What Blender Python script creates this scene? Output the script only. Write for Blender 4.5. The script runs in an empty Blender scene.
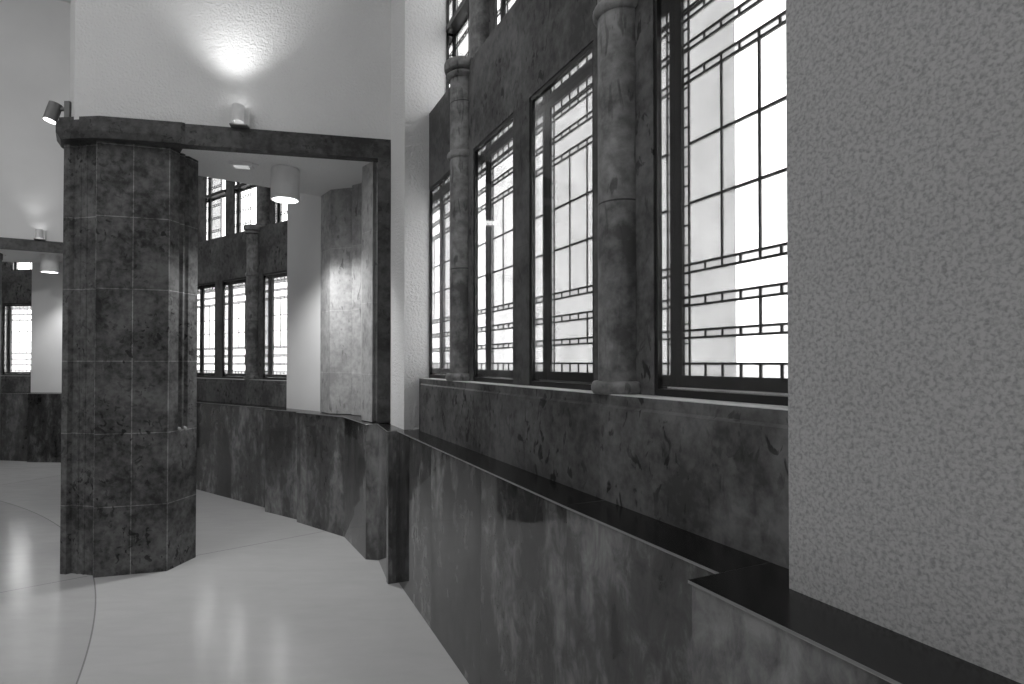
import bpy, bmesh, math, random
from math import sin, cos, pi, radians as R
from mathutils import Matrix, Vector, noise as mn
random.seed(4)
sc = bpy.context.scene
C = sc.collection

# ------------------------------------------------------------------ camera
cd = bpy.data.cameras.new('camera'); cam = bpy.data.objects.new('camera', cd); C.objects.link(cam)
cam.location = (0, 0, 1.55); cam.rotation_euler = (R(90 + 0.7), 0, 0)
cd.sensor_width = 36; cd.lens = 36 * 575 / 1024; cd.shift_y = 0.0132; cd.clip_start = 0.02
sc.camera = cam
# ------------------------------------------------------------------ world, exposure
wd = bpy.data.worlds.new('sky'); sc.world = wd; wd.use_nodes = True
bg = wd.node_tree.nodes['Background']; bg.inputs['Color'].default_value = (1, 1, 1, 1); bg.inputs['Strength'].default_value = 4.5
sc.view_settings.view_transform = 'Standard'; sc.view_settings.look = 'None'
sc.view_settings.exposure = 0.2; sc.view_settings.gamma = 1.0; sc.view_settings.use_curve_mapping = False
sc.cycles.max_bounces = 8; sc.cycles.diffuse_bounces = 5; sc.cycles.glossy_bounces = 4
sc.cycles.transparent_max_bounces = 16; sc.cycles.transmission_bounces = 6
sc.cycles.use_denoising = True; sc.cycles.sample_clamp_indirect = 6

def light(name, kind, loc, energy, size=0.1, target=None, spot=None, blend=0.5, shape=None, size_y=None):
    d = bpy.data.lights.new(name, kind); d.energy = energy
    if kind == 'AREA':
        d.size = size
        if shape: d.shape = shape
        if size_y: d.size_y = size_y
    else:
        d.shadow_soft_size = size
    if spot: d.spot_size = R(spot); d.spot_blend = blend
    o = bpy.data.objects.new(name, d); C.objects.link(o); o.location = loc
    if target is not None:
        o.rotation_euler = (Vector(target) - Vector(loc)).to_track_quat('-Z', 'Y').to_euler()
    return o
# lamps: unseen ceiling panels added as fill, and the small lamps of each arch
CEIL = 6.9
FILL_PANELS = [(-4.6, 1.2, 32), (-1.4, 1.6, 5), (-3.8, -2.2, 45), (-8.0, -0.6, 45)]
for (px, py, e) in FILL_PANELS:
    light('fill_panel_light', 'AREA', (px, py, CEIL - 0.12), e, 1.1, (px, py, 0))
DOWN = [(-1.90, 4.80, 100), (-6.96, 8.64, 60)]          # drum lamps under the arches
for (px, py, e) in DOWN:
    light('drum_light', 'SPOT', (px, py, 2.88), e, 0.09, (px, py, 0), 124, 0.6)
UP = [(-2.05, 4.10, 30, 3.49), (-6.84, 8.16, 2.5, 3.52)]         # wall lamps shining up
for (px, py, e, pz) in UP:
    light('wall_lamp_light', 'SPOT', (px, py, pz), e, 0.05, (px, py + 0.06, 6), 100, 1.0)
light('fill_spot_light', 'SPOT', (-2.6, 0.6, CEIL - 0.45), 420, 0.12, (-7.6, 8.3, 4.6), 50, 0.8)  # added spot out of view, brightens the far arch wall
light('spotlight_light', 'SPOT', (-3.44, 4.12, 3.26), 45, 0.05, (-4.3, 3.0, 0), 70, 0.6)

# ------------------------------------------------------------------ materials
def g(v): return (v, v, v, 1)
class NT:
    def __init__(s, name):
        s.m = bpy.data.materials.new(name); s.m.use_nodes = True; s.t = s.m.node_tree
        s.b = s.t.nodes['Principled BSDF']; s.out = s.t.nodes['Material Output']
    def n(s, ty, **kw):
        x = s.t.nodes.new(ty)
        for k, v in kw.items():
            if k.startswith('i_'): x.inputs[k[2:].replace('_', ' ')].default_value = v
            else: setattr(x, k, v)
        return x
    def l(s, a, b): s.t.links.new(a, b)
    def math(s, op, a, b=None, c=None):
        x = s.n('ShaderNodeMath', operation=op)
        for i, v in enumerate((a, b, c)):
            if v is None: continue
            if isinstance(v, (int, float)): x.inputs[i].default_value = v
            else: s.l(v, x.inputs[i])
        return x.outputs[0]
    def noise(s, scale, detail=4, rough=0.5, vec=None, dist=0.0):
        x = s.n('ShaderNodeTexNoise'); x.inputs['Scale'].default_value = scale; x.inputs['Detail'].default_value = detail
        x.inputs['Roughness'].default_value = rough; x.inputs['Distortion'].default_value = dist
        s.l(vec if vec is not None else s.obj(), x.inputs['Vector']); return x.outputs['Fac']
    def obj(s):
        if not hasattr(s, '_o'): s._o = s.n('ShaderNodeTexCoord')
        return s._o.outputs['Object']
    def uv(s):
        s.obj(); return s._o.outputs['UV']
    def mapping(s, vec, scale):
        x = s.n('ShaderNodeMapping'); x.inputs['Scale'].default_value = scale; s.l(vec, x.inputs['Vector']); return x.outputs[0]
    def ramp(s, fac, stops):
        x = s.n('ShaderNodeValToRGB'); e = x.color_ramp.elements
        while len(e) < len(stops): e.new(0.5)
        for i, (p, v) in enumerate(stops): e[i].position = p; e[i].color = g(v)
        s.l(fac, x.inputs[0]); return x.outputs[0]
    def bump(s, h, strength, dist=0.01):
        x = s.n('ShaderNodeBump'); x.inputs['Strength'].default_value = strength; x.inputs['Distance'].default_value = dist
        s.l(h, x.inputs['Height']); s.l(x.outputs[0], s.b.inputs['Normal']); return x

def plain(name, v, rough=0.5, metal=0.0, bump=None):
    t = NT(name); t.b.inputs['Roughness'].default_value = rough; t.b.inputs['Metallic'].default_value = metal
    f = t.noise(9, 3); c = t.ramp(f, [(0.3, v * 0.92), (0.7, v * 1.06)]); t.l(c, t.b.inputs['Base Color'])
    if bump: t.bump(t.noise(bump[0], 4), bump[1], bump[2])
    return t.m

def stone(name, lo, hi, pits=0.5, rough=0.42, pv=None, ov=0.0, pu=None, ou=0.0, line=1.9, lw=0.0035, cell=0.25, pitz=0.30, grain=1.0, streak=1.0):
    """Mottled limestone with small dark pits; optional block joints at UV multiples (metres)."""
    t = NT(name)
    base = t.mapping(t.obj(), (1, 1, 1.0 / streak))
    f1 = t.noise(2.6, 8, 0.62, base, 0.3); f2 = t.noise(22 * grain, 5, 0.6, base)
    f = t.math('ADD', t.math('MULTIPLY', f1, 0.62), t.math('MULTIPLY', f2, 0.38))
    t.b.inputs['Specular IOR Level'].default_value = 0.3
    c = t.ramp(f, [(0.41, lo), (0.60, hi)])
    # pits and veins
    pz = t.mapping(t.obj(), (1, 1, pitz))
    p = t.noise(24 * grain, 3, 0.5, pz, 0.8); area = t.noise(3.1, 2, 0.5)
    pit = t.math('MULTIPLY', t.ramp(p, [(0.575, 0.0), (0.63, 1.0)]), t.ramp(area, [(0.42, 0.15), (0.62, 1.0)]))
    k = t.math('SUBTRACT', 1.0, t.math('MULTIPLY', pit, pits))
    val = t.math('MULTIPLY', c, k)
    height = t.math('MULTIPLY', pit, -1.0)
    sep = t.n('ShaderNodeSeparateXYZ'); t.l(t.uv(), sep.inputs[0])
    cells = []
    jl = None
    for ax, per, off in ((1, pv, ov), (0, pu, ou)):
        if per is None: continue
        q = t.math('DIVIDE', t.math('SUBTRACT', sep.outputs[ax], off), per)
        fr = t.math('SUBTRACT', q, t.math('ROUND', q))
        d = t.math('MULTIPLY', t.math('ABSOLUTE', fr), per)
        ln = t.math('LESS_THAN', d, lw / 2)
        jl = ln if jl is None else t.math('MAXIMUM', jl, ln)
        cells.append(t.math('FLOOR', q))
    if cells:
        cx = t.n('ShaderNodeCombineXYZ')
        for i, q in enumerate(cells): t.l(q, cx.inputs[i])
        w = t.n('ShaderNodeTexWhiteNoise', noise_dimensions='3D'); t.l(cx.outputs[0], w.inputs['Vector'])
        val = t.math('MULTIPLY', val, t.math('ADD', 1.0 - cell / 2, t.math('MULTIPLY', w.outputs['Value'], cell)))
        val = t.math('MULTIPLY', val, t.math('ADD', 1.0, t.math('MULTIPLY', jl, line - 1.0)))
        height = t.math('SUBTRACT', height, jl)
    cc = t.n('ShaderNodeCombineColor')
    for i in range(3): t.l(val, cc.inputs[i])
    t.l(cc.outputs[0], t.b.inputs['Base Color'])
    t.b.inputs['Roughness'].default_value = rough
    t.bump(height, 0.35, 0.003)
    return t.m

def plaster(name, v, scale, strength, dist, speck=0.0, rough=0.85, var=0.05):
    t = NT(name); t.b.inputs['Roughness'].default_value = rough
    f = t.noise(1.3, 3); c = t.ramp(f, [(0.3, v * (1 - var)), (0.7, v * (1 + var))])
    h = t.noise(scale, 4, 0.55)
    if speck:
        s = t.noise(scale * 0.9, 3, 0.55, None, 0.4); sp = t.ramp(s, [(0.32, 1 - speck), (0.58, 1.0)])
        mx = t.n('ShaderNodeMixRGB', blend_type='MULTIPLY'); mx.inputs[0].default_value = 1
        t.l(c, mx.inputs[1]); t.l(sp, mx.inputs[2]); c = mx.outputs[0]
    t.l(c, t.b.inputs['Base Color']); t.bump(h, strength, dist)
    return t.m

def polished(name, lo, hi, rough):
    """Polished cloudy marble with vertical drifts."""
    t = NT(name); inf = t.n('ShaderNodeObjectInfo')
    sh = t.n('ShaderNodeVectorMath', operation='ADD'); t.l(t.obj(), sh.inputs[0])
    cx = t.n('ShaderNodeCombineXYZ'); t.l(t.math('MULTIPLY', inf.outputs['Random'], 9.0), cx.inputs[2]); t.l(cx.outputs[0], sh.inputs[1])
    v = t.mapping(sh.outputs[0], (1, 1, 0.30)); f1 = t.noise(2.4, 5, 0.58, v, 0.3); f2 = t.noise(13, 8, 0.70, t.mapping(sh.outputs[0], (1, 1, 0.6)), 0.5)
    f = t.math('ADD', t.math('MULTIPLY', f1, 0.66), t.math('MULTIPLY', f2, 0.34))
    c = t.ramp(f, [(0.38, lo), (0.51, (lo + hi) * 0.25), (0.64, hi)])
    t.l(c, t.b.inputs['Base Color']); t.b.inputs['Roughness'].default_value = rough; t.b.inputs['IOR'].default_value = 1.6
    return t.m

def emitter(name, strength):
    t = NT(name); t.b.inputs['Base Color'].default_value = g(0.8)
    t.b.inputs['Emission Color'].default_value = g(1); t.b.inputs['Emission Strength'].default_value = strength
    f = t.noise(4, 1); t.l(t.ramp(f, [(0.0, 0.78), (1.0, 0.82)]), t.b.inputs['Base Color'])
    return t.m

def glass(name, tint, frost, wav=0.25):
    """Old window glass: mostly see-through, partly frosted, a weak mirror on its face."""
    t = NT(name)
    tr = t.n('ShaderNodeBsdfTransparent'); tl = t.n('ShaderNodeBsdfTranslucent'); gl = t.n('ShaderNodeBsdfGlossy')
    gl.inputs['Roughness'].default_value = 0.05
    f = t.noise(7, 4); c = t.ramp(f, [(0.3, tint * 0.93), (0.7, tint)])
    t.l(c, tr.inputs[0]); t.l(c, tl.inputs[0])
    m1 = t.n('ShaderNodeMixShader'); m1.inputs[0].default_value = frost; t.l(tr.outputs[0], m1.inputs[1]); t.l(tl.outputs[0], m1.inputs[2])
    lw = t.n('ShaderNodeLayerWeight'); lw.inputs[0].default_value = 0.5
    fr = t.math('ADD', t.math('MULTIPLY', t.math('POWER', lw.outputs['Facing'], 5.0), 0.6), 0.03)
    m2 = t.n('ShaderNodeMixShader'); t.l(fr, m2.inputs[0]); t.l(m1.outputs[0], m2.inputs[1]); t.l(gl.outputs[0], m2.inputs[2])
    t.l(m2.outputs[0], t.out.inputs['Surface'])
    return t.m

def floor_mat():
    t = NT('poured_floor')
    f1 = t.noise(0.8, 5, 0.6, None, 0.5); f2 = t.noise(5, 5, 0.6, t.mapping(t.obj(), (0.6, 2.2, 1)), 0.6)
    f = t.math('ADD', t.math('MULTIPLY', f1, 0.6), t.math('MULTIPLY', f2, 0.4))
    c = t.ramp(f, [(0.32, 0.49), (0.70, 0.57)])
    sep = t.n('ShaderNodeSeparateXYZ'); t.l(t.obj(), sep.inputs[0])
    dx = t.math('ADD', sep.outputs[0], 10.28); dy = t.math('ADD', sep.outputs[1], 1.675)
    rr = t.math('SQRT', t.math('ADD', t.math('MULTIPLY', dx, dx), t.math('MULTIPLY', dy, dy)))
    ring = t.math('LESS_THAN', t.math('ABSOLUTE', t.math('SUBTRACT', rr, 9.32)), 0.004)
    ang = t.math('ARCTAN2', dy, dx)
    q = t.math('DIVIDE', t.math('SUBTRACT', ang, 0.684), 0.485)
    ra = t.math('MULTIPLY', t.math('ABSOLUTE', t.math('SUBTRACT', q, t.math('ROUND', q))), 0.485 * 8.7)
    rad = t.math('LESS_THAN', ra, 0.004)
    ln = t.math('MAXIMUM', ring, rad)
    inner = t.math('LESS_THAN', rr, 9.32)
    k = t.math('MULTIPLY', t.math('SUBTRACT', 1.0, t.math('MULTIPLY', ln, 0.45)), t.math('SUBTRACT', 1.0, t.math('MULTIPLY', inner, 0.12)))
    val = t.math('MULTIPLY', c, k)
    cc = t.n('ShaderNodeCombineColor')
    for i in range(3): t.l(val, cc.inputs[i])
    t.l(cc.outputs[0], t.b.inputs['Base Color'])
    rg = t.n('ShaderNodeMapRange'); rg.inputs['To Min'].default_value = 0.10; rg.inputs['To Max'].default_value = 0.24
    t.l(f2, rg.inputs['Value']); t.l(rg.outputs[0], t.b.inputs['Roughness'])
    t.bump(t.noise(2.2, 2, 0.4), 0.10, 0.02)
    return t.m

M = dict(
    pillar=stone('pillar_stone', 0.028, 0.155, 0.85, 0.38, pv=0.53, ov=-0.03, pu=None, lw=0.006, line=2.4, cell=0.12, pitz=0.8),
    pillar_front=stone('pillar_front_stone', 0.024, 0.135, 0.85, 0.38, pv=0.53, ov=-0.03, pu=0.236, ou=0.0, lw=0.006, line=2.6, cell=0.12, pitz=0.8),
    wall=stone('window_wall_stone', 0.052, 0.165, 0.85, 0.5, pv=None, pu=0.81, ou=0.09, line=0.8, cell=0.5, lw=0.002, pitz=0.55),
    post=stone('post_stone', 0.045, 0.125, 0.5, 0.5, pv=0.68, ov=0.08, line=0.7, cell=0.30, lw=0.003),
    column=stone('column_stone', 0.10, 0.32, 0.6, 0.42, pv=1.02, ov=0.683, line=0.30, cell=0.2, lw=0.006, pitz=0.22),
    beam=stone('beam_stone', 0.025, 0.10, 0.6, 0.45, pitz=1.0),
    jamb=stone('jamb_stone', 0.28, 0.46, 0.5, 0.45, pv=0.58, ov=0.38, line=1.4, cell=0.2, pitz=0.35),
    sill=plain('window_lit_sill', 0.75, 0.3),  # window light on the sill, put into a pale colour
    ledge=polished('ledge_stone', 0.006, 0.014, 0.20),
    edge_glint=plain('ledge_edge_glint', 0.22, 0.3),  # highlight along the polished edge, painted as a paler tone
    marble=polished('wainscot_marble', 0.003, 0.26, 0.05),
    plaster=plaster('arch_plaster', 0.70, 60, 0.9, 0.012),
    rough=plaster('rough_plaster', 0.50, 150, 0.3, 0.003, speck=0.40),
    smooth=plaster('smooth_plaster', 0.72, 30, 0.05, 0.002),
    floor=floor_mat(),
    metal_dark=plain('dark_frame_metal', 0.006, 0.35),
    metal_bright=plain('brushed_reveal_metal', 0.80, 0.10, 1.0),
    lead=plain('lead_came', 0.02, 0.5),
    lamp=plain('lamp_enamel', 0.72, 0.45),
    lamp_dark=plain('lamp_dark_enamel', 0.16, 0.45),
    glow=emitter('lamp_lens', 6.0), glow_dim=emitter('sign_lens', 0.3), panel=emitter('fill_panel_lens', 2.0),
    clear=glass('clear_glass', 0.98, 0.0), main=glass('leaded_glass', 0.97, 0.20), tint=glass('tinted_glass', 0.74, 0.4),
    ext=plaster('pale_render', 0.11, 20, 0.1, 0.005), ground=plaster('outside_gravel', 0.35, 40, 0.3, 0.01),
    leaf=plain('leaf', 0.30, 0.6), bark=plain('bark', 0.08, 0.8),
)

# ------------------------------------------------------------------ mesh helpers
def link(name, bm, mats, parent=None, mw=None, smooth=False):
    me = bpy.data.meshes.new(name); bmesh.ops.recalc_face_normals(bm, faces=bm.faces)
    if smooth:
        for f in bm.faces: f.smooth = True
        for e in bm.edges:
            if len(e.link_faces) == 2 and e.calc_face_angle(0) > R(35): e.smooth = False
    bm.to_mesh(me); bm.free()
    for m in (mats if isinstance(mats, (list, tuple)) else [mats]): me.materials.append(m)
    o = bpy.data.objects.new(name, me); C.objects.link(o)
    if parent: o.parent = parent
    elif mw is not None: o.matrix_world = mw
    return o
def empty(name, mw):
    o = bpy.data.objects.new(name, None); C.objects.link(o); o.empty_display_size = 0.1
    o.matrix_world = mw if isinstance(mw, Matrix) else Matrix.Translation(mw); return o
def tag(o, label=None, cat=None, group=None, kind=None):
    if label: o['label'] = label
    if cat: o['category'] = cat
    if group: o['group'] = group
    if kind: o['kind'] = kind
    return o
def prism(bm, pts, z0, z1, mi=0, u0=0.0, pts_top=None):
    """Solid from a plan polygon; side faces get UV = (run along the outline, height) in metres."""
    uvl = bm.loops.layers.uv.verify(); top = pts_top or pts; n = len(pts)
    b = [bm.verts.new((p[0], p[1], z0)) for p in pts]; t = [bm.verts.new((p[0], p[1], z1)) for p in top]
    u = u0; us = [u]
    for i in range(n):
        a, c = pts[i], pts[(i + 1) % n]; u += math.hypot(c[0] - a[0], c[1] - a[1]); us.append(u)
    for i in range(n):
        j = (i + 1) % n; f = bm.faces.new((b[i], b[j], t[j], t[i])); f.material_index = mi
        for l, q in zip(f.loops, ((us[i], z0), (us[i + 1], z0), (us[i + 1], z1), (us[i], z1))): l[uvl].uv = q
    for vs, z in ((b, z0), (t, z1)):
        f = bm.faces.new(vs); f.material_index = mi
        for l in f.loops: l[uvl].uv = (0.137, 0.21)
    return bm
def box(bm, x0, x1, y0, y1, z0, z1, mi=0):
    """Box whose side UVs carry (y or x, z) in metres."""
    uvl = bm.loops.layers.uv.verify()
    v = [bm.verts.new((x, y, z)) for x in (x0, x1) for y in (y0, y1) for z in (z0, z1)]
    for idx in ((0, 1, 3, 2), (4, 6, 7, 5), (0, 4, 5, 1), (2, 3, 7, 6), (0, 2, 6, 4), (1, 5, 7, 3)):
        f = bm.faces.new([v[i] for i in idx]); f.material_index = mi
        for l in f.loops:
            co = l.vert.co
            if idx in ((0, 1, 3, 2), (4, 6, 7, 5)): l[uvl].uv = (co.y, co.z)
            elif idx in ((0, 4, 5, 1), (2, 3, 7, 6)): l[uvl].uv = (y0 + 0.05, co.z)
            else: l[uvl].uv = (y0 + 0.05, z0 + 0.05)
    return bm
def lathe(bm, prof, seg=40, cx=0, cy=0, mi=0, close=True):
    uvl = bm.loops.layers.uv.verify(); rings = []
    for (r, z) in prof:
        rings.append([bm.verts.new((cx + r * cos(2 * pi * k / seg), cy + r * sin(2 * pi * k / seg), z)) for k in range(seg)])
    for a, b in zip(rings, rings[1:]):
        for k in range(seg):
            j = (k + 1) % seg; f = bm.faces.new((a[k], a[j], b[j], b[k])); f.material_index = mi
            for l in f.loops: l[uvl].uv = (0.05, l.vert.co.z)
    if close:
        for rg in (rings[0], rings[-1]):
            f = bm.faces.new(rg); f.material_index = mi
            for l in f.loops: l[uvl].uv = (0.05, prof[0][1] + 0.01)
    return bm
def torus_prof(r, z0, z1, bulge, n=8):
    return [(r - 0.005, z0)] + [(r + bulge * sin(pi * k / n), z0 + (z1 - z0) * (0.5 - 0.5 * cos(pi * k / n))) for k in range(n + 1)] + [(r - 0.005, z1)]
def tube(bm, p0, p1, r, seg=24, mi=0):
    a, b = Vector(p0), Vector(p1); d = (b - a).normalized()
    s = d.orthogonal().normalized(); t = d.cross(s)
    A = [bm.verts.new(a + r * (cos(2 * pi * k / seg) * s + sin(2 * pi * k / seg) * t)) for k in range(seg)]
    B = [bm.verts.new(b + r * (cos(2 * pi * k / seg) * s + sin(2 * pi * k / seg) * t)) for k in range(seg)]
    for k in range(seg):
        j = (k + 1) % seg; bm.faces.new((A[k], A[j], B[j], B[k])).material_index = mi
    bm.faces.new(A).material_index = mi; bm.faces.new(B).material_index = mi
    return bm
def bevel(bm, w, ang=30):
    es = [e for e in bm.edges if len(e.link_faces) == 2 and e.calc_face_angle(0) > R(ang)]
    bmesh.ops.bevel(bm, geom=es, offset=w, segments=2, affect='EDGES', profile=0.6)
    return bm
def lerp(a, b, t): return (a[0] + (b[0] - a[0]) * t, a[1] + (b[1] - a[1]) * t)
def frame_at(deg, p, local):
    """Matrix turning a bay's own axes (x into the wall, y along it) into the plan, with local point 'local' standing at plan point p."""
    rot = Matrix.Rotation(R(deg), 4, 'Z'); q = rot @ Vector((local[0], local[1], 0))
    return Matrix.Translation((p[0] - q.x, p[1] - q.y, 0)) @ rot

# ------------------------------------------------------------------ setting: floor, ceiling, enclosing walls
bm = prism(bmesh.new(), [(-16, -6), (3.2, -6), (3.2, 12), (-16, 12)], -0.12, 0.0)
tag(link('floor', bm, M['floor']), 'glossy pale poured floor with a curved joint line', 'floor', kind='structure')
bm = prism(bmesh.new(), [(-16, -6), (3.2, -6), (3.2, 12), (-16, 12)], CEIL, CEIL + 0.2)
tag(link('ceiling', bm, M['smooth']), 'plain white ceiling high over the gallery', 'ceiling', kind='structure')
bm = prism(bmesh.new(), [(-12.2, -6), (-12.0, -6), (-10.6, 12), (-10.8, 12)], 0, CEIL)
tag(link('wall_left', bm, M['smooth']), 'plain white wall beyond the open hall', 'wall', kind='structure')
bm = prism(bmesh.new(), [(-12.2, -4.4), (3.2, -4.4), (3.2, -4.2), (-12.2, -4.2)], 0, CEIL)
tag(link('wall_behind', bm, M['smooth']), 'plain white wall behind the viewer', 'wall', kind='structure')
WHERE = {(-4.6, 1.2): 'over the open hall', (-1.4, 1.6): 'above the near arch wall', (-3.8, -2.2): 'behind the viewer', (-8.0, -0.6): 'at the far left of the hall'}
for (px, py, e) in FILL_PANELS:  # bodies of the added fill panels, out of view
    t = empty('fill_panel', (px, py, CEIL)); tag(t, 'unseen square fill panel added flat on the high ceiling %s' % WHERE[(px, py)], 'ceiling light', 'added fill panels on the high ceiling')
    bm = box(bmesh.new(), -0.6, 0.6, -0.6, 0.6, -0.06, 0); link('light_frame', bm, M['lamp'], t)
    bm = box(bmesh.new(), -0.55, 0.55, -0.55, 0.55, -0.075, -0.06); link('diffuser', bm, M['panel'], t)

# ------------------------------------------------------------------ windows
WW = 0.546
def strip_levels(z0, z1):
    """Heights of the leading, as fractions of a lower window of 1.36 m."""
    k = (z1 - z0) / 1.36
    return lambda v: z0 + (v - 1.437) * k
def lower_window_meshes(z0, z1):
    """Shared meshes of one tall window; x runs outward from the stone face, y across, z up from 0."""
    F = lambda v: (v - 1.437) * (z1 - z0) / 1.36
    H = z1 - z0; hw = WW / 2; out = {}
    bm = bmesh.new()                                            # front casement of the inner glazing
    for s in (-1, 1): box(bm, 0.004, 0.024, min(s * hw, s * (hw - 0.014)), max(s * hw, s * (hw - 0.014)), 0, H)
    box(bm, 0.004, 0.024, -hw + 0.014, hw - 0.014, 0.0, 0.026); box(bm, 0.004, 0.024, -hw + 0.014, hw - 0.014, H - 0.022, H)
    out['inner_frame'] = (bm, 'metal_dark')
    bm = box(bmesh.new(), 0.012, 0.016, -hw + 0.014, hw - 0.014, 0.026, H - 0.022); out['inner_pane'] = (bm, 'clear')
    bm = bmesh.new()                                            # bright metal lining between the two glazings
    for s in (-1, 1): box(bm, 0.0245, 0.090, min(s * hw, s * (hw - 0.005)), max(s * hw, s * (hw - 0.005)), 0.0, H)
    box(bm, 0.0245, 0.090, -hw + 0.005, hw - 0.005, 0.0, 0.034); box(bm, 0.0245, 0.090, -hw + 0.005, hw - 0.005, H - 0.012, H)
    out['reveal_lining'] = (bm, 'metal_bright')
    bm = bmesh.new(); fw = 0.034; zb, zt = F(1.506), H - 0.045   # outer frame carrying the leaded glass
    for s in (-1, 1):
        box(bm, 0.0905, 0.120, min(s * hw, s * (hw - fw)), max(s * hw, s * (hw - fw)), 0, H)
    box(bm, 0.0905, 0.120, -hw + fw, hw - fw, 0, zb); box(bm, 0.0905, 0.120, -hw + fw, hw - fw, zt, H)
    out['outer_frame'] = (bm, 'metal_dark')
    gi = hw - fw; gc = 0.215                                     # glass half width, inner field half width
    lead = bmesh.new(); main = bmesh.new(); tint = bmesh.new(); w = 0.0035
    def hbar(z, a=-gi, b=gi, t=w): box(lead, 0.098, 0.108, a, b, z - t, z + t)
    def vbar(y, a, b, t=w): box(lead, 0.099, 0.107, y - t, y + t, a, b)
    def pane(dst, a, b, c, d): box(dst, 0.102, 0.105, a, b, c, d)
    bands = [(1.629, 1.653), (1.735, 1.762), (1.843, 1.869), (2.472, 2.498), (2.577, 2.601), (2.681, 2.704)]
    ztop = 2.752
    tz = F(1.545); vbar(-gc, zb, zt); vbar(gc, zb, zt)
    ys = [-gc + 2 * gc * k / 6 for k in range(7)]
    hbar(tz); pane(tint, -gi, gi, zb, tz)
    hbar(F(ztop - 0.036)); 
    for y in ys[1:-1]: vbar(y, zb, tz); vbar(y, F(ztop - 0.036), zt)
    lo = tz
    for i, (a, b) in enumerate(bands):
        a, b = F(a), F(b); hbar(a); hbar(b)
        for y in ys[1:-1]: vbar(y, a, b, 0.003)
        pane(tint, -gc, gc, a, b); pane(main, -gc, gc, lo, a); lo = b
    pane(main, -gc, gc, lo, F(ztop - 0.036)); pane(tint, -gi, gi, F(ztop - 0.036), zt)
    for z in (2.07, 2.265): hbar(F(z), -gc, gc, 0.004)
    for y in (ys[2], ys[4]): vbar(y, F(1.869), F(2.472)); 
    vbar(ys[2], F(1.653), F(1.735)); vbar(ys[2], F(2.601), F(2.681))
    for s in (-1, 1):
        pane(tint, min(s * gc, s * gi), max(s * gc, s * gi), tz, F(ztop - 0.036))
        for k in range(1, 18):
            z = tz + (F(ztop - 0.036) - tz) * k / 18; box(lead, 0.099, 0.107, min(s * gc, s * gi), max(s * gc, s * gi), z - 0.002, z + 0.002)
    out['leading'] = (lead, 'lead'); out['leaded_glass'] = (main, 'main'); out['tinted_glass'] = (tint, 'tint')
    return out
def upper_window_meshes(H):
    hw = WW / 2; out = {}
    bm = bmesh.new()
    for s in (-1, 1): box(bm, 0.0, 0.018, min(s * hw, s * (hw - 0.012)), max(s * hw, s * (hw - 0.012)), 0, H)
    box(bm, 0.0, 0.03, -hw + 0.02, hw - 0.02, 0, 0.03); box(bm, -0.012, 0.075, -hw + 0.02, hw - 0.02, 0.62, 0.66)
    box(bm, 0.0, 0.03, -hw + 0.02, hw - 0.02, H - 0.03, H)
    for s in (-1, 1): box(bm, 0.056, 0.08, min(s * hw, s * (hw - 0.025)), max(s * hw, s * (hw - 0.025)), 0, H)
    box(bm, 0.056, 0.08, -hw + 0.025, hw - 0.025, 0, 0.05); box(bm, 0.0755, 0.08, -hw + 0.025, hw - 0.025, 0.60, 0.68)
    out['outer_frame'] = (bm, 'metal_dark')
    bm = bmesh.new()
    for s in (-1, 1): box(bm, 0.0185, 0.055, min(s * hw, s * (hw - 0.005)), max(s * hw, s * (hw - 0.005)), 0, H)
    out['reveal_lining'] = (bm, 'metal_bright')
    gi = hw - 0.025; lead = bmesh.new(); main = bmesh.new(); tint = bmesh.new()
    box(main, 0.066, 0.069, -gi + 0.03, gi - 0.03, 0.05, H - 0.03)
    for s in (-1, 1):
        box(tint, 0.066, 0.069, min(s * (gi - 0.03), s * gi), max(s * (gi - 0.03), s * gi), 0.05, H - 0.03)
        box(lead, 0.063, 0.071, s * (gi - 0.03) - 0.003, s * (gi - 0.03) + 0.003, 0.05, H - 0.03)
    for z in (0.17, 0.34, 0.51, 0.76, 0.93, 1.1, 1.27):
        box(lead, 0.062, 0.072, -0.02, gi, z - 0.003, z + 0.003); box(lead, 0.062, 0.072, -0.02, gi, z + 0.021, z + 0.027)
        for y in (-0.02, 0.04, 0.10, 0.16): box(lead, 0.063, 0.071, y - 0.003, y + 0.003, z, z + 0.024)
    box(lead, 0.062, 0.072, -0.023, -0.017, 0.05, H - 0.03)
    out['leading'] = (lead, 'lead'); out['leaded_glass'] = (main, 'main'); out['tinted_glass'] = (tint, 'tint')
    return out
class Kit:
    """Meshes of one kind of window, built once and shared."""
    def __init__(s, meshes):
        s.first = None; s.meshes = meshes
    def place(s, name, mw, label):
        root = empty(name, mw); tag(root, label, 'window', kind='structure')
        if s.first is None:
            s.first = [link(n, b, M[m], root) for n, (b, m) in s.meshes.items()]
        else:
            for o in s.first:
                c = o.copy(); C.objects.link(c); c.parent = root; c.matrix_parent_inverse = Matrix.Identity(4)
        return root

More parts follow.
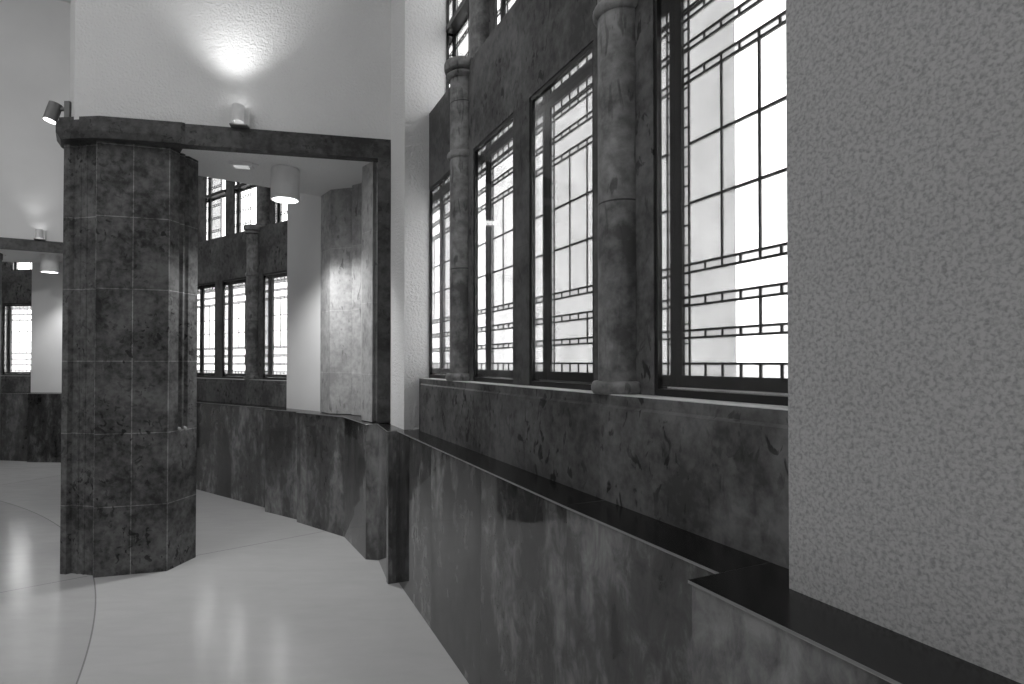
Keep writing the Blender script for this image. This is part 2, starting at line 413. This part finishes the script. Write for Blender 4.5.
# ------------------------------------------------------------------ a bay of the window wall
WIN = [(0.982, 1.528), (1.888, 2.434), (2.614, 3.160), (3.494, 4.040)]
COL = [1.708, 3.327]
XF, XU = 1.253, 1.385
wn = [0]
def column_parts(root, zs, zh, zt, first):
    if first is not None:
        for o in first:
            c = o.copy(); C.objects.link(c); c.parent = root
        return first
    r = 0.084; res = []
    bm = lathe(bmesh.new(), [(r, 0), (r, zt - zs)], 48); res.append(link('shaft', bm, M['column'], root, smooth=True))
    bm = lathe(bmesh.new(), torus_prof(r + 0.010, 0, 0.048, 0.016), 48); res.append(link('column_base', bm, M['column'], root, smooth=True))
    bm = lathe(bmesh.new(), torus_prof(r + 0.002, zh - zs - 0.022, zh - zs + 0.022, 0.016), 48); res.append(link('shaft_ring', bm, M['column'], root, smooth=True))
    h = zt - zs
    bm = lathe(bmesh.new(), [(r, h - 0.085)] + [(r + 0.002 + 0.024 * sin(pi * k / 6), h - 0.085 + 0.045 * k / 6) for k in range(7)] +
               [(r + 0.015, h - 0.035), (r + 0.030, h - 0.030), (r + 0.036, h - 0.015), (r + 0.036, h + 0.012), (r + 0.030, h + 0.022), (0.02, h + 0.022)], 48)
    res.append(link('capital', bm, M['column'], root, smooth=True))
    return res
def bay(fr, zs, zh, zt, wall_name, wall_label, y_lo, y_hi, lk, uk, win_labels, col_labels, up_labels, upcol_labels, px=1.158, panel_hi=None):
    top = 5.4
    panel_hi = panel_hi or y_hi
    bm = bmesh.new(); X1 = 1.375
    # parapet under the windows, its head cut with a small step
    prof = [(px, 1.07), (px, zs - 0.042), (px + 0.009, zs - 0.034), (px + 0.009, zs), (X1, zs), (X1, 1.07)]
    uvl = bm.loops.layers.uv.verify(); A = [bm.verts.new((x, y_lo, z)) for x, z in prof]; B = [bm.verts.new((x, panel_hi, z)) for x, z in prof]
    for i in range(len(prof)):
        j = (i + 1) % len(prof); f = bm.faces.new((A[i], B[i], B[j], A[j]))
        for l in f.loops: l[uvl].uv = (l.vert.co.y, l.vert.co.z)
    for q in (A, B):
        f = bm.faces.new(q)
        for l in f.loops: l[uvl].uv = (0.9, 1.2)
    sb = box(bmesh.new(), px + 0.010, XF + 0.0035, y_lo, panel_hi, zs, zs + 0.003)
    tag(link('sill', sb, M['sill'], mw=fr), 'thin polished sill top, pale with painted window light, under the leaded windows of the ' + wall_label.split(' of the ')[-1], 'sill', kind='structure')
    if panel_hi < y_hi: box(bm, px + 0.025, X1, panel_hi, y_hi, 1.07, zs - 0.002)
    box(bm, XF, X1, y_lo, y_hi, zh, zt)                        # spandrel band
    edges = [y_lo] + [v for w in WIN for v in w] + [y_hi]
    for i in range(0, len(edges), 2):
        a, b = edges[i], edges[i + 1]
        if b - a < 0.005: continue
        if i == 4: continue
        box(bm, XF, X1, a, b, zs, zh)
    top0 = zt
    for i in range(0, len(edges), 2):
        a, b = edges[i], edges[i + 1]
        if b - a > 0.005: box(bm, XU, X1 + 0.095, a, b, top0, top)
    box(bm, XU, X1 + 0.095, y_lo, y_hi, top, CEIL)
    box(bm, X1, X1 + 0.095, y_lo, y_hi, zt - 0.1, zt)
    tag(link(wall_name, bm, M['wall'], mw=fr), wall_label, 'wall', kind='structure')
    bm = box(bmesh.new(), XF - 0.001, X1, WIN[1][1], WIN[2][0], zs, zh)
    o = link('trim_%d' % (wn[0] // 4 + 1), bm, M['post'], mw=fr); tag(o, 'flat stone post between two windows of the ' + wall_label.split(' of the ')[-1], 'post', kind='structure')
    for (a, b), lab in zip(WIN, win_labels):
        wn[0] += 1
        if lab: lk.place('window_%d' % wn[0], fr @ Matrix.Translation((XF, (a + b) / 2, zs)), lab)
    for (a, b), lab in zip(WIN, up_labels):
        if lab:
            wn[0] += 1; uk.place('window_%d' % wn[0], fr @ Matrix.Translation((XU, (a + b) / 2, top0)), lab)
    first = None
    for y, lab in zip(COL, col_labels):
        if not lab: continue
        root = empty('column', fr @ Matrix.Translation((XF, y, zs))); tag(root, lab, 'column', 'round engaged columns of the window walls')
        first = column_parts(root, zs, zh, zt, first)
    for y, lab in zip(COL, upcol_labels):
        if not lab: continue
        root = empty('column', fr @ Matrix.Translation((XU, y, zt + 0.024))); tag(root, lab, 'column', 'round columns of the upper windows')
        bm = lathe(bmesh.new(), [(0.088, 0), (0.088, top - zt)], 40); link('shaft', bm, M['column'], root, smooth=True)
        bm = lathe(bmesh.new(), torus_prof(0.096, 0, 0.04, 0.02), 40); link('column_base', bm, M['column'], root, smooth=True)

LT = 1.07
ARCH_Z0, ARCH_Z1 = 3.17, 3.325
TH = 25.48
FA = frame_at(TH, (0, 0), (0, 0))
FB = frame_at(54.1, (-2.37, 6.05), (1.07, 0.757))
FC = frame_at(83.0, (-7.78, 9.30), (1.07, 0.80))
def pa(x, y):
    v = FA @ Vector((x, y, 0)); return (v.x, v.y)
def pb(x, y):
    v = FB @ Vector((x, y, 0)); return (v.x, v.y)
def pc(x, y):
    v = FC @ Vector((x, y, 0)); return (v.x, v.y)
bay(FA, 1.437, 2.818, 3.37, 'wall_right', 'dark stone window wall of the near bay', 0.75, 4.05,
    Kit(lower_window_meshes(1.437, 2.818)), Kit(upper_window_meshes(1.95)),
    ['largest leaded window, cut by the rough plaster pier', 'leaded window between the near round column and the flat stone post',
     'leaded window just right of the slim round column', 'narrow sliver of leaded window left of the slim round column'],
    ['nearest round stone column, beside the largest leaded window', 'slim round stone column with full capital in the near bay'],
    ['', '', 'upper leaded window at the picture top, right of the upper column', 'upper leaded window above the slim column capital'],
    ['', 'short upper stone column above the capital of the near bay'], panel_hi=3.945)
bay(FB, 1.35, 2.58, 3.13, 'wall_far', 'dark stone window wall of the second bay', 0.70, 4.05,
    Kit(lower_window_meshes(1.35, 2.58)), Kit(upper_window_meshes(1.95)),
    ['second bay leaded window right of its round column, beside the white pier', 'second bay leaded window left of its round column',
     'second bay leaded window half hidden by the octagonal pillar', 'second bay leaded window hidden behind the octagonal pillar'],
    ['dark round column seen through the arch in the second bay', 'round column of the second bay behind the octagonal pillar'],
    ['second bay upper window behind the drum lamp', 'second bay upper window left of the upper column', 'second bay upper window against the octagonal pillar', ''],
    ['upper round column seen just left of the drum lamp', ''])
bay(FC, 1.33, 2.54, 3.08, 'wall_distant', 'dark stone window wall of the third bay', 0.70, 3.0,
    Kit(lower_window_meshes(1.33, 2.54)), Kit(upper_window_meshes(1.95)),
    ['distant leaded window at the left picture edge', '', '', ''], ['', ''],
    ['distant upper window strip under the far arch', '', '', ''], ['', ''])

# ------------------------------------------------------------------ plaster piers of the window wall
bm = prism(bmesh.new(), [(1.060, 0.855), (1.060, -4.6), (2.2, -4.6), (2.2, 0.855)], LT, CEIL)
bevel(bm, 0.006); tag(link('wall_pier_near', bm, M['rough'], mw=FA), 'rough grey plaster pier filling the right of the picture', 'pier', kind='structure')
bm = prism(bmesh.new(), [(1.072, 4.04), (2.0, 4.04), (2.0, 5.1), (1.2, 5.2), (1.072, 4.42)], LT, CEIL)
bevel(bm, 0.006); tag(link('wall_pier_middle', bm, M['plaster'], mw=FA), 'white plaster pier between the near windows and the arch', 'pier', kind='structure')
pcB = (-2.37, 6.05)
bm = prism(bmesh.new(), [(-1.86, 5.62), pcB, pb(1.7, 0.757), (-0.9, 6.6)], LT, CEIL)
tag(link('wall_pier_far', bm, M['smooth']), 'smooth white plaster pier seen through the arch', 'pier', kind='structure')
bm = prism(bmesh.new(), [(-7.2, 9.22), pc(1.07, 0.80), pc(1.7, 0.80), (-6.6, 10.2), (-6.3, 9.7)], LT, CEIL)
tag(link('wall_pier_distant', bm, M['smooth']), 'smooth white pier under the far arch at the left', 'pier', kind='structure')
# outer shell behind the bays so no sky leaks in
bm = prism(bmesh.new(), [(-0.76, 4.95), (-0.2, 4.9), (-0.6, 6.8), (-1.70, 6.0), (-1.32, 5.75)], LT, CEIL)
tag(link('wall_core_middle', bm, M['plaster']), 'solid wall core between the first two bays', 'wall', kind='structure')
e1 = pb(1.3, 4.0); e2 = pb(1.7, 4.0); c1 = (-6.35, 9.3)
bm = prism(bmesh.new(), [pb(1.05, 3.95), pb(1.5, 3.95), (-6.2, 10.2), (-6.6, 10.6), (-6.5, 9.5), (-5.6, 8.6)], LT, CEIL)
tag(link('wall_core_far', bm, M['smooth']), 'solid wall core between second and third bays', 'wall', kind='structure')
bm = prism(bmesh.new(), [pc(1.05, 2.95), pc(1.6, 2.95), (-12, 10.4), (-12, 9.7)], LT, CEIL)
tag(link('wall_core_distant', bm, M['smooth']), 'solid wall beyond the third bay', 'wall', kind='structure')

# ------------------------------------------------------------------ arch over the pillar
K = (-0.955, 4.55); DA = (0.978, 0.207)
def on(s, d=0.0):   # s metres left of K along the arch front, d metres towards the viewer
    return (K[0] - DA[0] * s + DA[1] * d, K[1] - DA[1] * s - DA[0] * d)
bm = prism(bmesh.new(), [on(2.24, -0.035), on(-0.12, -0.035), (-0.7, 4.9), (-1.3, 5.75), (-1.86, 5.59), (-2.71, 4.97), (-3.30, 4.56), (-3.28, 4.24)], ARCH_Z0, CEIL)
tag(link('wall_arch', bm, M['plaster']), 'textured white wall above the arch, lit by the box lamp', 'wall', kind='structure')
def cornice(bm, front, back, z0, z1, drop):
    """Beam moulding: fascia with a thin stepped top edge."""
    pts = front + back[::-1]
    prism(bm, pts, z0, z1 - 0.028)
    n = len(front)
    def push(p, q, d):  # front points out by d along the arch normal
        return (p[0] + DA[1] * d, p[1] - DA[0] * d)
    f2 = [push(p, None, -0.012) for p in front]
    prism(bm, f2 + back[::-1], z1 - 0.028, z1)
bm = bmesh.new()
cornice(bm, [on(1.60, 0.0), on(-0.02, 0.0)], [on(1.60, -0.10), on(-0.02, -0.10)], ARCH_Z0 - 0.004, ARCH_Z1, 0)
tag(link('trim_beam', bm, M['beam']), 'dark stone beam across the arch under the box lamp', 'beam', kind='structure')

# pillar plan (metres right of / ahead of the viewer)
PB = (-2.565, 4.30); PA_ = (-3.02, 4.165); PC = (-2.52, 4.60)
pl = empty('pillar', (-2.95, 4.55, 0)); tag(pl, 'large dark octagonal stone pillar with fluted corners carrying the arch', 'pillar')
def rel(p): return (p[0] + 2.95, p[1] - 4.55)
bd = [PC, (-2.72, 4.86), (-3.26, 4.80), (-3.42, 4.47), (-3.335, 4.27), (-3.315, 4.235)]
left_flutes = [(-3.265, 4.225), (-3.245, 4.250), (-3.200, 4.240), (-3.196, 4.234), (-3.186, 4.232), (-3.180, 4.236), (-3.145, 4.228), (-3.141, 4.222), (-3.131, 4.220), (-3.125, 4.224), (-3.05, 4.206), (-3.036, 4.192)]
def flute(a, b, t0, t1, depth, n=5):
    """Half-round groove between fractions t0..t1 of edge a-b, cut inward (to the left of a->b)."""
    L = math.hypot(b[0] - a[0], b[1] - a[1]); nx, ny = -(b[1] - a[1]) / L, (b[0] - a[0]) / L
    res = []
    for k in range(n + 1):
        t = t0 + (t1 - t0) * k / n; d = depth * sin(pi * k / n); p = lerp(a, b, t); res.append((p[0] + nx * d, p[1] + ny * d))
    return res
right_fl = flute(PB, PC, 0.32, 0.46, 0.022) + flute(PB, PC, 0.52, 0.66, 0.022)
low = [PB, PC] + bd[1:] + left_flutes + [PA_]
high = [PB] + right_fl + bd + left_flutes + [PA_]
bm = bmesh.new()
prism(bm, [rel(p) for p in low], 0.0, 1.035, u0=0.0)
prism(bm, [rel(p) for p in high], 1.035, ARCH_Z0, u0=0.0)
link('shaft', bm, M['pillar'], pl)
# facing slabs on the front, two across, joints in the pattern
bm = bmesh.new(); L = math.hypot(PB[0] - PA_[0], PB[1] - PA_[1]); n_ = ((PB[1] - PA_[1]) / L, -(PB[0] - PA_[0]) / L)
prism(bm, [rel(p) for p in (PA_, PB, (PB[0] + n_[0] * 0.006, PB[1] + n_[1] * 0.006), (PA_[0] + n_[0] * 0.006, PA_[1] + n_[1] * 0.006))][::-1], 0, ARCH_Z0, u0=0.0)
link('facing', bm, M['pillar_front'], pl)
# the pillar's own cornice: a wider block tapering down to the shaft on its left
cf_low = [on(1.50, 0.0), on(1.52, 0.018), on(2.06, 0.018), (-3.26, 4.13), (-3.385, 4.30), (-3.44, 4.58), (-3.3, 4.82), (-2.9, 4.85)]
mid = [on(1.50, 0.0), on(1.52, 0.026), on(2.06, 0.026), (-3.29, 4.125), (-3.42, 4.30), (-3.50, 4.60), (-3.35, 4.85), (-2.9, 4.85)]
topo = [on(1.50, 0.0), on(1.52, 0.010), on(2.06, 0.010), (-3.28, 4.140), (-3.41, 4.31), (-3.49, 4.60), (-3.35, 4.84), (-2.9, 4.84)]
bm = bmesh.new()
prism(bm, [rel(p) for p in cf_low], 3.165, 3.215, pts_top=[rel(p) for p in mid])
prism(bm, [rel(p) for p in mid], 3.215, ARCH_Z1 - 0.028)
prism(bm, [rel(p) for p in topo], ARCH_Z1 - 0.028, ARCH_Z1)
link('cornice', bm, M['beam'], pl)
# plug ends of the flutes: pale round stops
bm = bmesh.new()
for t in (0.39, 0.59):
    p = rel(lerp(PB, PC, t)); bmesh.ops.create_uvsphere(bm, u_segments=12, v_segments=8, radius=0.022, matrix=Matrix.Translation((p[0] - 0.012, p[1], 1.035)))
tag(link('flute_stop', bm, M['column'], pl, smooth=True), 'pale rounded flute stop')

# jamb of the arch, facets going back to the far pier (stands on the ledge)
J = [(-0.955, 4.55), (-1.056, 4.528), (-1.060, 4.64), (-1.105, 4.65), (-1.118, 4.60), (-1.240, 4.745), (-1.27, 4.86), (-1.33, 5.08), (-1.357, 5.17),
     (-1.462, 5.24), (-1.462, 5.31), (-1.50, 5.31), (-1.70, 5.37), (-1.86, 5.58), (-1.3, 5.9), (-0.75, 5.0)]
jm = empty('arch_jamb', (-1.4, 5.1, 1.075)); tag(jm, 'faceted pale stone jamb lit by the drum lamp, standing on the ledge', 'jamb', kind='structure')
def rj(p): return (p[0] + 1.4, p[1] - 5.1)
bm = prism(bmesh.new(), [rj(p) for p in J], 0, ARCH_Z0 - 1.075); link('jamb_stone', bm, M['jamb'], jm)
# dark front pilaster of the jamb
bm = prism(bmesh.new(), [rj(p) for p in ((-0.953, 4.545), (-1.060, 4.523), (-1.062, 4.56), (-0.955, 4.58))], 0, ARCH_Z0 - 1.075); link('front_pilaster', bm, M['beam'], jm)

# ------------------------------------------------------------------ second arch, far left
D2 = (0.87, 0.493); K2 = (-6.56, 8.46)
def on2(s, d=0.0): return (K2[0] - D2[0] * s + D2[1] * d, K2[1] - D2[1] * s - D2[0] * d)
bm = prism(bmesh.new(), [on2(2.6, -0.04), on2(-1.4, -0.04), (-5.0, 9.9), (-6.3, 9.9), (-7.25, 9.45), (-8.6, 9.1)], ARCH_Z0, CEIL)
tag(link('wall_arch_far', bm, M['smooth']), 'smooth pale wall above the far arch at the left', 'wall', kind='structure')
bm = bmesh.new()
prism(bm, [on2(2.5, 0), on2(-1.2, 0), on2(-1.2, -0.1), on2(2.5, -0.1)], ARCH_Z0 - 0.004, 3.29)
prism(bm, [on2(2.5, -0.012), on2(-1.2, -0.012), on2(-1.2, -0.1), on2(2.5, -0.1)], 3.29, 3.32)
tag(link('trim_beam_far', bm, M['beam']), 'dark stone beam of the far arch at the left edge', 'beam', kind='structure')
p2 = empty('pillar', (-7.72, 8.15, 0)); tag(p2, 'distant stone pillar showing only its edge at the picture left', 'pillar')
q = [(-7.46, 8.24), (-7.60, 8.55), (-7.80, 8.70), (-8.0, 8.6), (-8.2, 8.2), (-8.1, 7.9), (-7.8, 7.75), (-7.40, 7.90)]
bm = prism(bmesh.new(), [(a + 7.72, b - 8.15) for a, b in q], 0, ARCH_Z0)
link('shaft', bm, M['pillar'], p2)
bm = prism(bmesh.new(), [((a + 7.72) * 1.03, (b - 8.15) * 1.03) for a, b in q], 3.08, 3.33); link('cornice', bm, M['beam'], p2)
# right-hand jamb of the far arch
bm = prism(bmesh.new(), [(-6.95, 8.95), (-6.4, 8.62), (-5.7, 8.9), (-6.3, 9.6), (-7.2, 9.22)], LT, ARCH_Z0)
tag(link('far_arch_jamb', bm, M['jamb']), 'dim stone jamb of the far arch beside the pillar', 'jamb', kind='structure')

# ------------------------------------------------------------------ wainscot and ledge
LT = 1.07
def off_pts(pts, d):
    """Shift a polyline sideways by d (to the left of its run)."""
    res = []
    for i, p in enumerate(pts):
        dirs = []
        for a, b in ((i - 1, i), (i, i + 1)):
            if 0 <= a and b < len(pts):
                L = math.hypot(pts[b][0] - pts[a][0], pts[b][1] - pts[a][1]); dirs.append(((pts[b][0] - pts[a][0]) / L, (pts[b][1] - pts[a][1]) / L))
        ns = [(-y, x) for x, y in dirs]
        nx = sum(n[0] for n in ns); ny = sum(n[1] for n in ns); L = math.hypot(nx, ny); nx /= L; ny /= L
        k = 1 / max(0.4, nx * ns[0][0] + ny * ns[0][1]); res.append((p[0] + nx * d * k, p[1] + ny * d * k))
    return res
# ledge fronts, running away from the viewer (the wall is on their right)
front_near = [pa(0.885, -4.4), pa(0.900, 0.986)]
front_a = [pa(0.995, 0.986), pa(0.991, 1.676)]
front_a2 = [pa(0.991, 1.676), pa(1.018, 4.02)]
front_j = [pa(0.948, 4.02), (-1.057, 4.520), (-1.160, 4.535), (-1.50, 5.12), (-2.10, 5.60)]
cB = pb(0.90, 0.887)
front_j2 = [(-2.12, 5.655), (-2.13, 5.70), cB]
cB = pb(0.90, 0.887)
front_j2 = [(-2.10, 5.665), cB]
front_b = [pb(0.99, 0.887), pb(1.0, 4.25)]
front_c0 = [(-5.35, 8.45), (-6.3, 8.86), (-7.55, 8.96)]
front_c = [(-7.56, 9.02), pc(0.98, 3.4)]
def ledge(name, front, back, label, joint=False):
    bm = prism(bmesh.new(), front + back[::-1], LT - 0.007, LT)
    uvl = bm.loops.layers.uv.verify()
    n = len(front)
    bm.normal_update()
    bevel(bm, 0.001, 30)
    for f in bm.faces:
        if abs(f.normal.z) < 0.8: f.material_index = 1
    o = link(name, bm, [M['ledge'], M['edge_glint']]); tag(o, label, 'ledge'); o['group'] = 'dark polished ledge slabs along the wainscot'; return o
ledge('ledge', front_near, [pa(1.07, -4.4), pa(1.07, 0.74), pa(1.165, 0.74), pa(1.165, 0.986)], 'wide nearest ledge slab running under the rough plaster pier')
ledge('ledge', front_a, [pa(1.165, 0.986), pa(1.165, 1.676)], 'dark ledge slab under the largest leaded window')
ledge('ledge', front_a2, [pa(1.165, 1.678), pa(1.165, 3.94), pa(1.26, 3.94), pa(1.26, 4.04), pa(1.1, 4.04), pa(1.1, 4.02)], 'long receding ledge slab with a bright glint at its near joint')
ledge('ledge', front_j, [pa(1.12, 4.022), (-0.9, 4.8), (-1.0, 5.0), (-1.3, 5.5), (-1.8, 5.95)], 'stepped ledge slab under the faceted arch jamb')
ledge('ledge', front_j2, [(-1.9, 5.85), pb(1.25, 0.887)], 'short ledge slab under the smooth white far pier')
ledge('ledge', front_b, [pb(1.165, 0.889), pb(1.165, 4.2)], 'ledge slab under the second bay windows, seen through the arch')
ledge('ledge', front_c0, [(-5.0, 8.9), (-6.2, 9.5), (-7.5, 9.5)], 'distant ledge slab under the far white pier')
ledge('ledge', front_c, [(-7.55, 9.45), pc(1.165, 3.3)], 'distant ledge slab under the third bay window')

def wainscot(front, splits, label, thick=0.05, close_ends=()):
    """Row of polished slabs standing 2 cm behind the ledge edge; every slab is its own part."""
    line = off_pts(front, -0.012)
    o = empty('wainscot', (line[0][0], line[0][1], 0)); tag(o, label, 'wainscot', 'polished marble wainscot runs')
    for i in range(len(line) - 1):
        a, b = line[i], line[i + 1]; L = math.hypot(b[0] - a[0], b[1] - a[1]); k = max(1, round(L / splits))
        nx, ny = (b[1] - a[1]) / L, -(b[0] - a[0]) / L
        for m in range(k):
            g_ = 0.0012
            p = lerp(a, b, m / k + g_ / L * (1 if m else 0)); r_ = lerp(a, b, (m + 1) / k - g_ / L * (1 if m < k - 1 else 0))
            pts = [(x - line[0][0], y - line[0][1]) for x, y in (p, r_, (r_[0] + nx * thick, r_[1] + ny * thick), (p[0] + nx * thick, p[1] + ny * thick))]
            bm = prism(bmesh.new(), pts, 0.0, LT - 0.0075); link('slab', bm, M['marble'], o)
    return o
wainscot(front_near, 0.75, 'wide polished dark wainscot at the bottom right corner')
wainscot([front_a[0], front_a[1]], 0.8, 'cloudy polished wainscot slab under the largest leaded window')
wainscot(front_a2, 0.77, 'long cloudy polished wainscot below the near bay windows')
wainscot([pa(1.12, 4.005), pa(0.955, 4.005)], 1, 'black return face where the wainscot steps out before the arch')
wainscot(front_j, 0.62, 'stepped polished wainscot curving round the arch jamb')
wainscot(front_j2, 0.9, 'polished wainscot slab below the smooth far pier')
wainscot(front_b, 0.9, 'dark polished wainscot of the second bay seen past the pillar')
wainscot(front_c0, 0.9, 'distant dark wainscot below the far white pier')
wainscot(front_c, 0.9, 'distant dark wainscot below the third bay window')

# ------------------------------------------------------------------ lamps
def drum_lamp(x, y, label, r=0.113, h=0.262):
    t = empty('drum_lamp', (x, y, ARCH_Z0)); tag(t, label, 'ceiling lamp', 'white drum lamps under the arches')
    bm = lathe(bmesh.new(), [(r, -h), (r, -0.012), (r - 0.006, -0.012), (r - 0.006, 0.0)], 48, close=False)
    lathe(bm, [(r - 0.010, -0.02), (r - 0.010, -h), (r, -h)], 48, close=False)
    link('housing', bm, M['lamp'], t, smooth=True)
    bm = lathe(bmesh.new(), [(r - 0.02, -0.008), (r - 0.02, 0.0)], 48); link('ceiling_plate', bm, M['lamp_dark'], t)
    bm = lathe(bmesh.new(), [(r + 0.002, -h), (r + 0.002, -h + 0.012), (r - 0.012, -h + 0.012), (r - 0.012, -h)], 48, close=False); link('rim', bm, M['lamp'], t, smooth=True)
    bm = lathe(bmesh.new(), [(r - 0.012, -h + 0.004), (r - 0.012, -h + 0.010)], 48); link('lens', bm, M['glow'], t)
for (x, y, e), lab in zip(DOWN, ('white drum lamp hanging under the near arch', 'small white drum lamp under the far arch at the left')):
    drum_lamp(x, y, lab)
def up_lamp(p, ang, z, label):
    t = empty('wall_lamp', Matrix.Translation((p[0], p[1], z)) @ Matrix.Rotation(ang, 4, 'Z')); tag(t, label, 'wall lamp', 'box wall lamps above the arches')
    bm = box(bmesh.new(), -0.068, 0.068, -0.03, 0.02, 0, 0.128); bevel(bm, 0.003); link('back_box', bm, M['lamp'], t)
    bm = lathe(bmesh.new(), [(0.043, 0.010), (0.043, 0.133), (0.038, 0.133), (0.038, 0.018)], 32, 0.0, -0.055, close=False)
    link('cylinder', bm, M['lamp'], t, smooth=True)
    bm = lathe(bmesh.new(), [(0.038, 0.120), (0.038, 0.124)], 32, 0.0, -0.055); link('lens', bm, M['glow'], t)
    bm = box(bmesh.new(), -0.063, 0.063, -0.050, 0.02, -0.010, -0.001); link('base_plate', bm, M['lamp_dark'], t)
a1 = math.atan2(DA[1], DA[0]); a2 = math.atan2(D2[1], D2[0])
up_lamp(on(1.125, -0.012), a1, ARCH_Z1 + 0.012, 'white box wall lamp on the arch wall, shining upward')
up_lamp(on2(0.32, -0.012), a2, 3.335, 'small box wall lamp above the far arch beam')
# adjustable spotlight on the pillar corner
t = empty('spotlight', (-3.245, 4.215, 3.36)); tag(t, 'grey cylinder spotlight on a short arm beside the pillar top', 'spotlight')
bm = box(bmesh.new(), -0.025, 0.012, -0.04, 0.04, -0.075, 0.10); bevel(bm, 0.003); link('wall_plate', bm, M['lamp_dark'], t)
bm = tube(bmesh.new(), (-0.02, -0.005, 0.055), (-0.105, -0.02, 0.045), 0.014); link('arm', bm, M['lamp_dark'], t, smooth=True)
bm = tube(bmesh.new(), (-0.100, -0.02, 0.085), (-0.126, -0.042, -0.045), 0.043, 36); link('housing', bm, M['lamp_dark'], t, smooth=True)
bm = tube(bmesh.new(), (-0.1262, -0.0422, -0.0455), (-0.1270, -0.0428, -0.0490), 0.038, 36); link('lens', bm, M['glow'], t)
t = empty('fill_spotlight', (-2.6, 0.6, CEIL)); tag(t, 'unseen ceiling spot added to brighten the far arch wall', 'spotlight')  # body of the added spot for the far arch wall
d_ = (Vector((-7.6, 8.3, 4.6)) - Vector((-2.6, 0.6, CEIL - 0.45))).normalized(); c_ = Vector((0, 0, -0.45))
bm = tube(bmesh.new(), (0, 0, 0), (0, 0, -0.3), 0.02); link('stem', bm, M['lamp_dark'], t)
bm = tube(bmesh.new(), c_ - d_ * 0.22, c_ - d_ * 0.02, 0.11); link('housing', bm, M['lamp_dark'], t, smooth=True)
bm = tube(bmesh.new(), c_ - d_ * 0.019, c_ - d_ * 0.012, 0.10); link('lens', bm, M['glow'], t)
# small emergency lights on the soffits
def soffit_light(x, y, ang, label):
    t = empty('emergency_light', Matrix.Translation((x, y, ARCH_Z0)) @ Matrix.Rotation(ang, 4, 'Z')); tag(t, label, 'emergency light', 'flat emergency lights on the soffits')
    bm = box(bmesh.new(), -0.085, 0.085, -0.055, 0.055, -0.028, 0); bevel(bm, 0.004); link('housing', bm, M['lamp'], t)
    bm = box(bmesh.new(), -0.055, 0.055, -0.035, 0.035, -0.033, -0.028); link('lens', bm, M['glow_dim'], t)
    bm = lathe(bmesh.new(), [(0.035, -0.012), (0.035, 0)], 24, 0.095, 0.0); link('mounting_disc', bm, M['lamp'], t)
soffit_light(-2.20, 4.66, a1, 'flat white emergency light on the near arch soffit')
soffit_light(-7.75, 8.60, a2, 'tiny emergency light on the far arch soffit')

# ------------------------------------------------------------------ outside, seen through the glass
bm = prism(bmesh.new(), [(3.5, -8), (26, -8), (26, 30), (-20, 30), (-20, 13), (3.5, 13)], -0.4, -0.3)
tag(link('ground', bm, M['ground']), 'pale gravel ground outside the windows', 'ground', kind='structure')
bm = prism(bmesh.new(), [(3.12, 8.0), (4.6, 15.0), (2.0, 20.0), (0.2, 12.5)], -0.3, 9.0)
tag(link('building', bm, M['ext']), 'pale neighbouring building blurred behind the largest window', 'building')
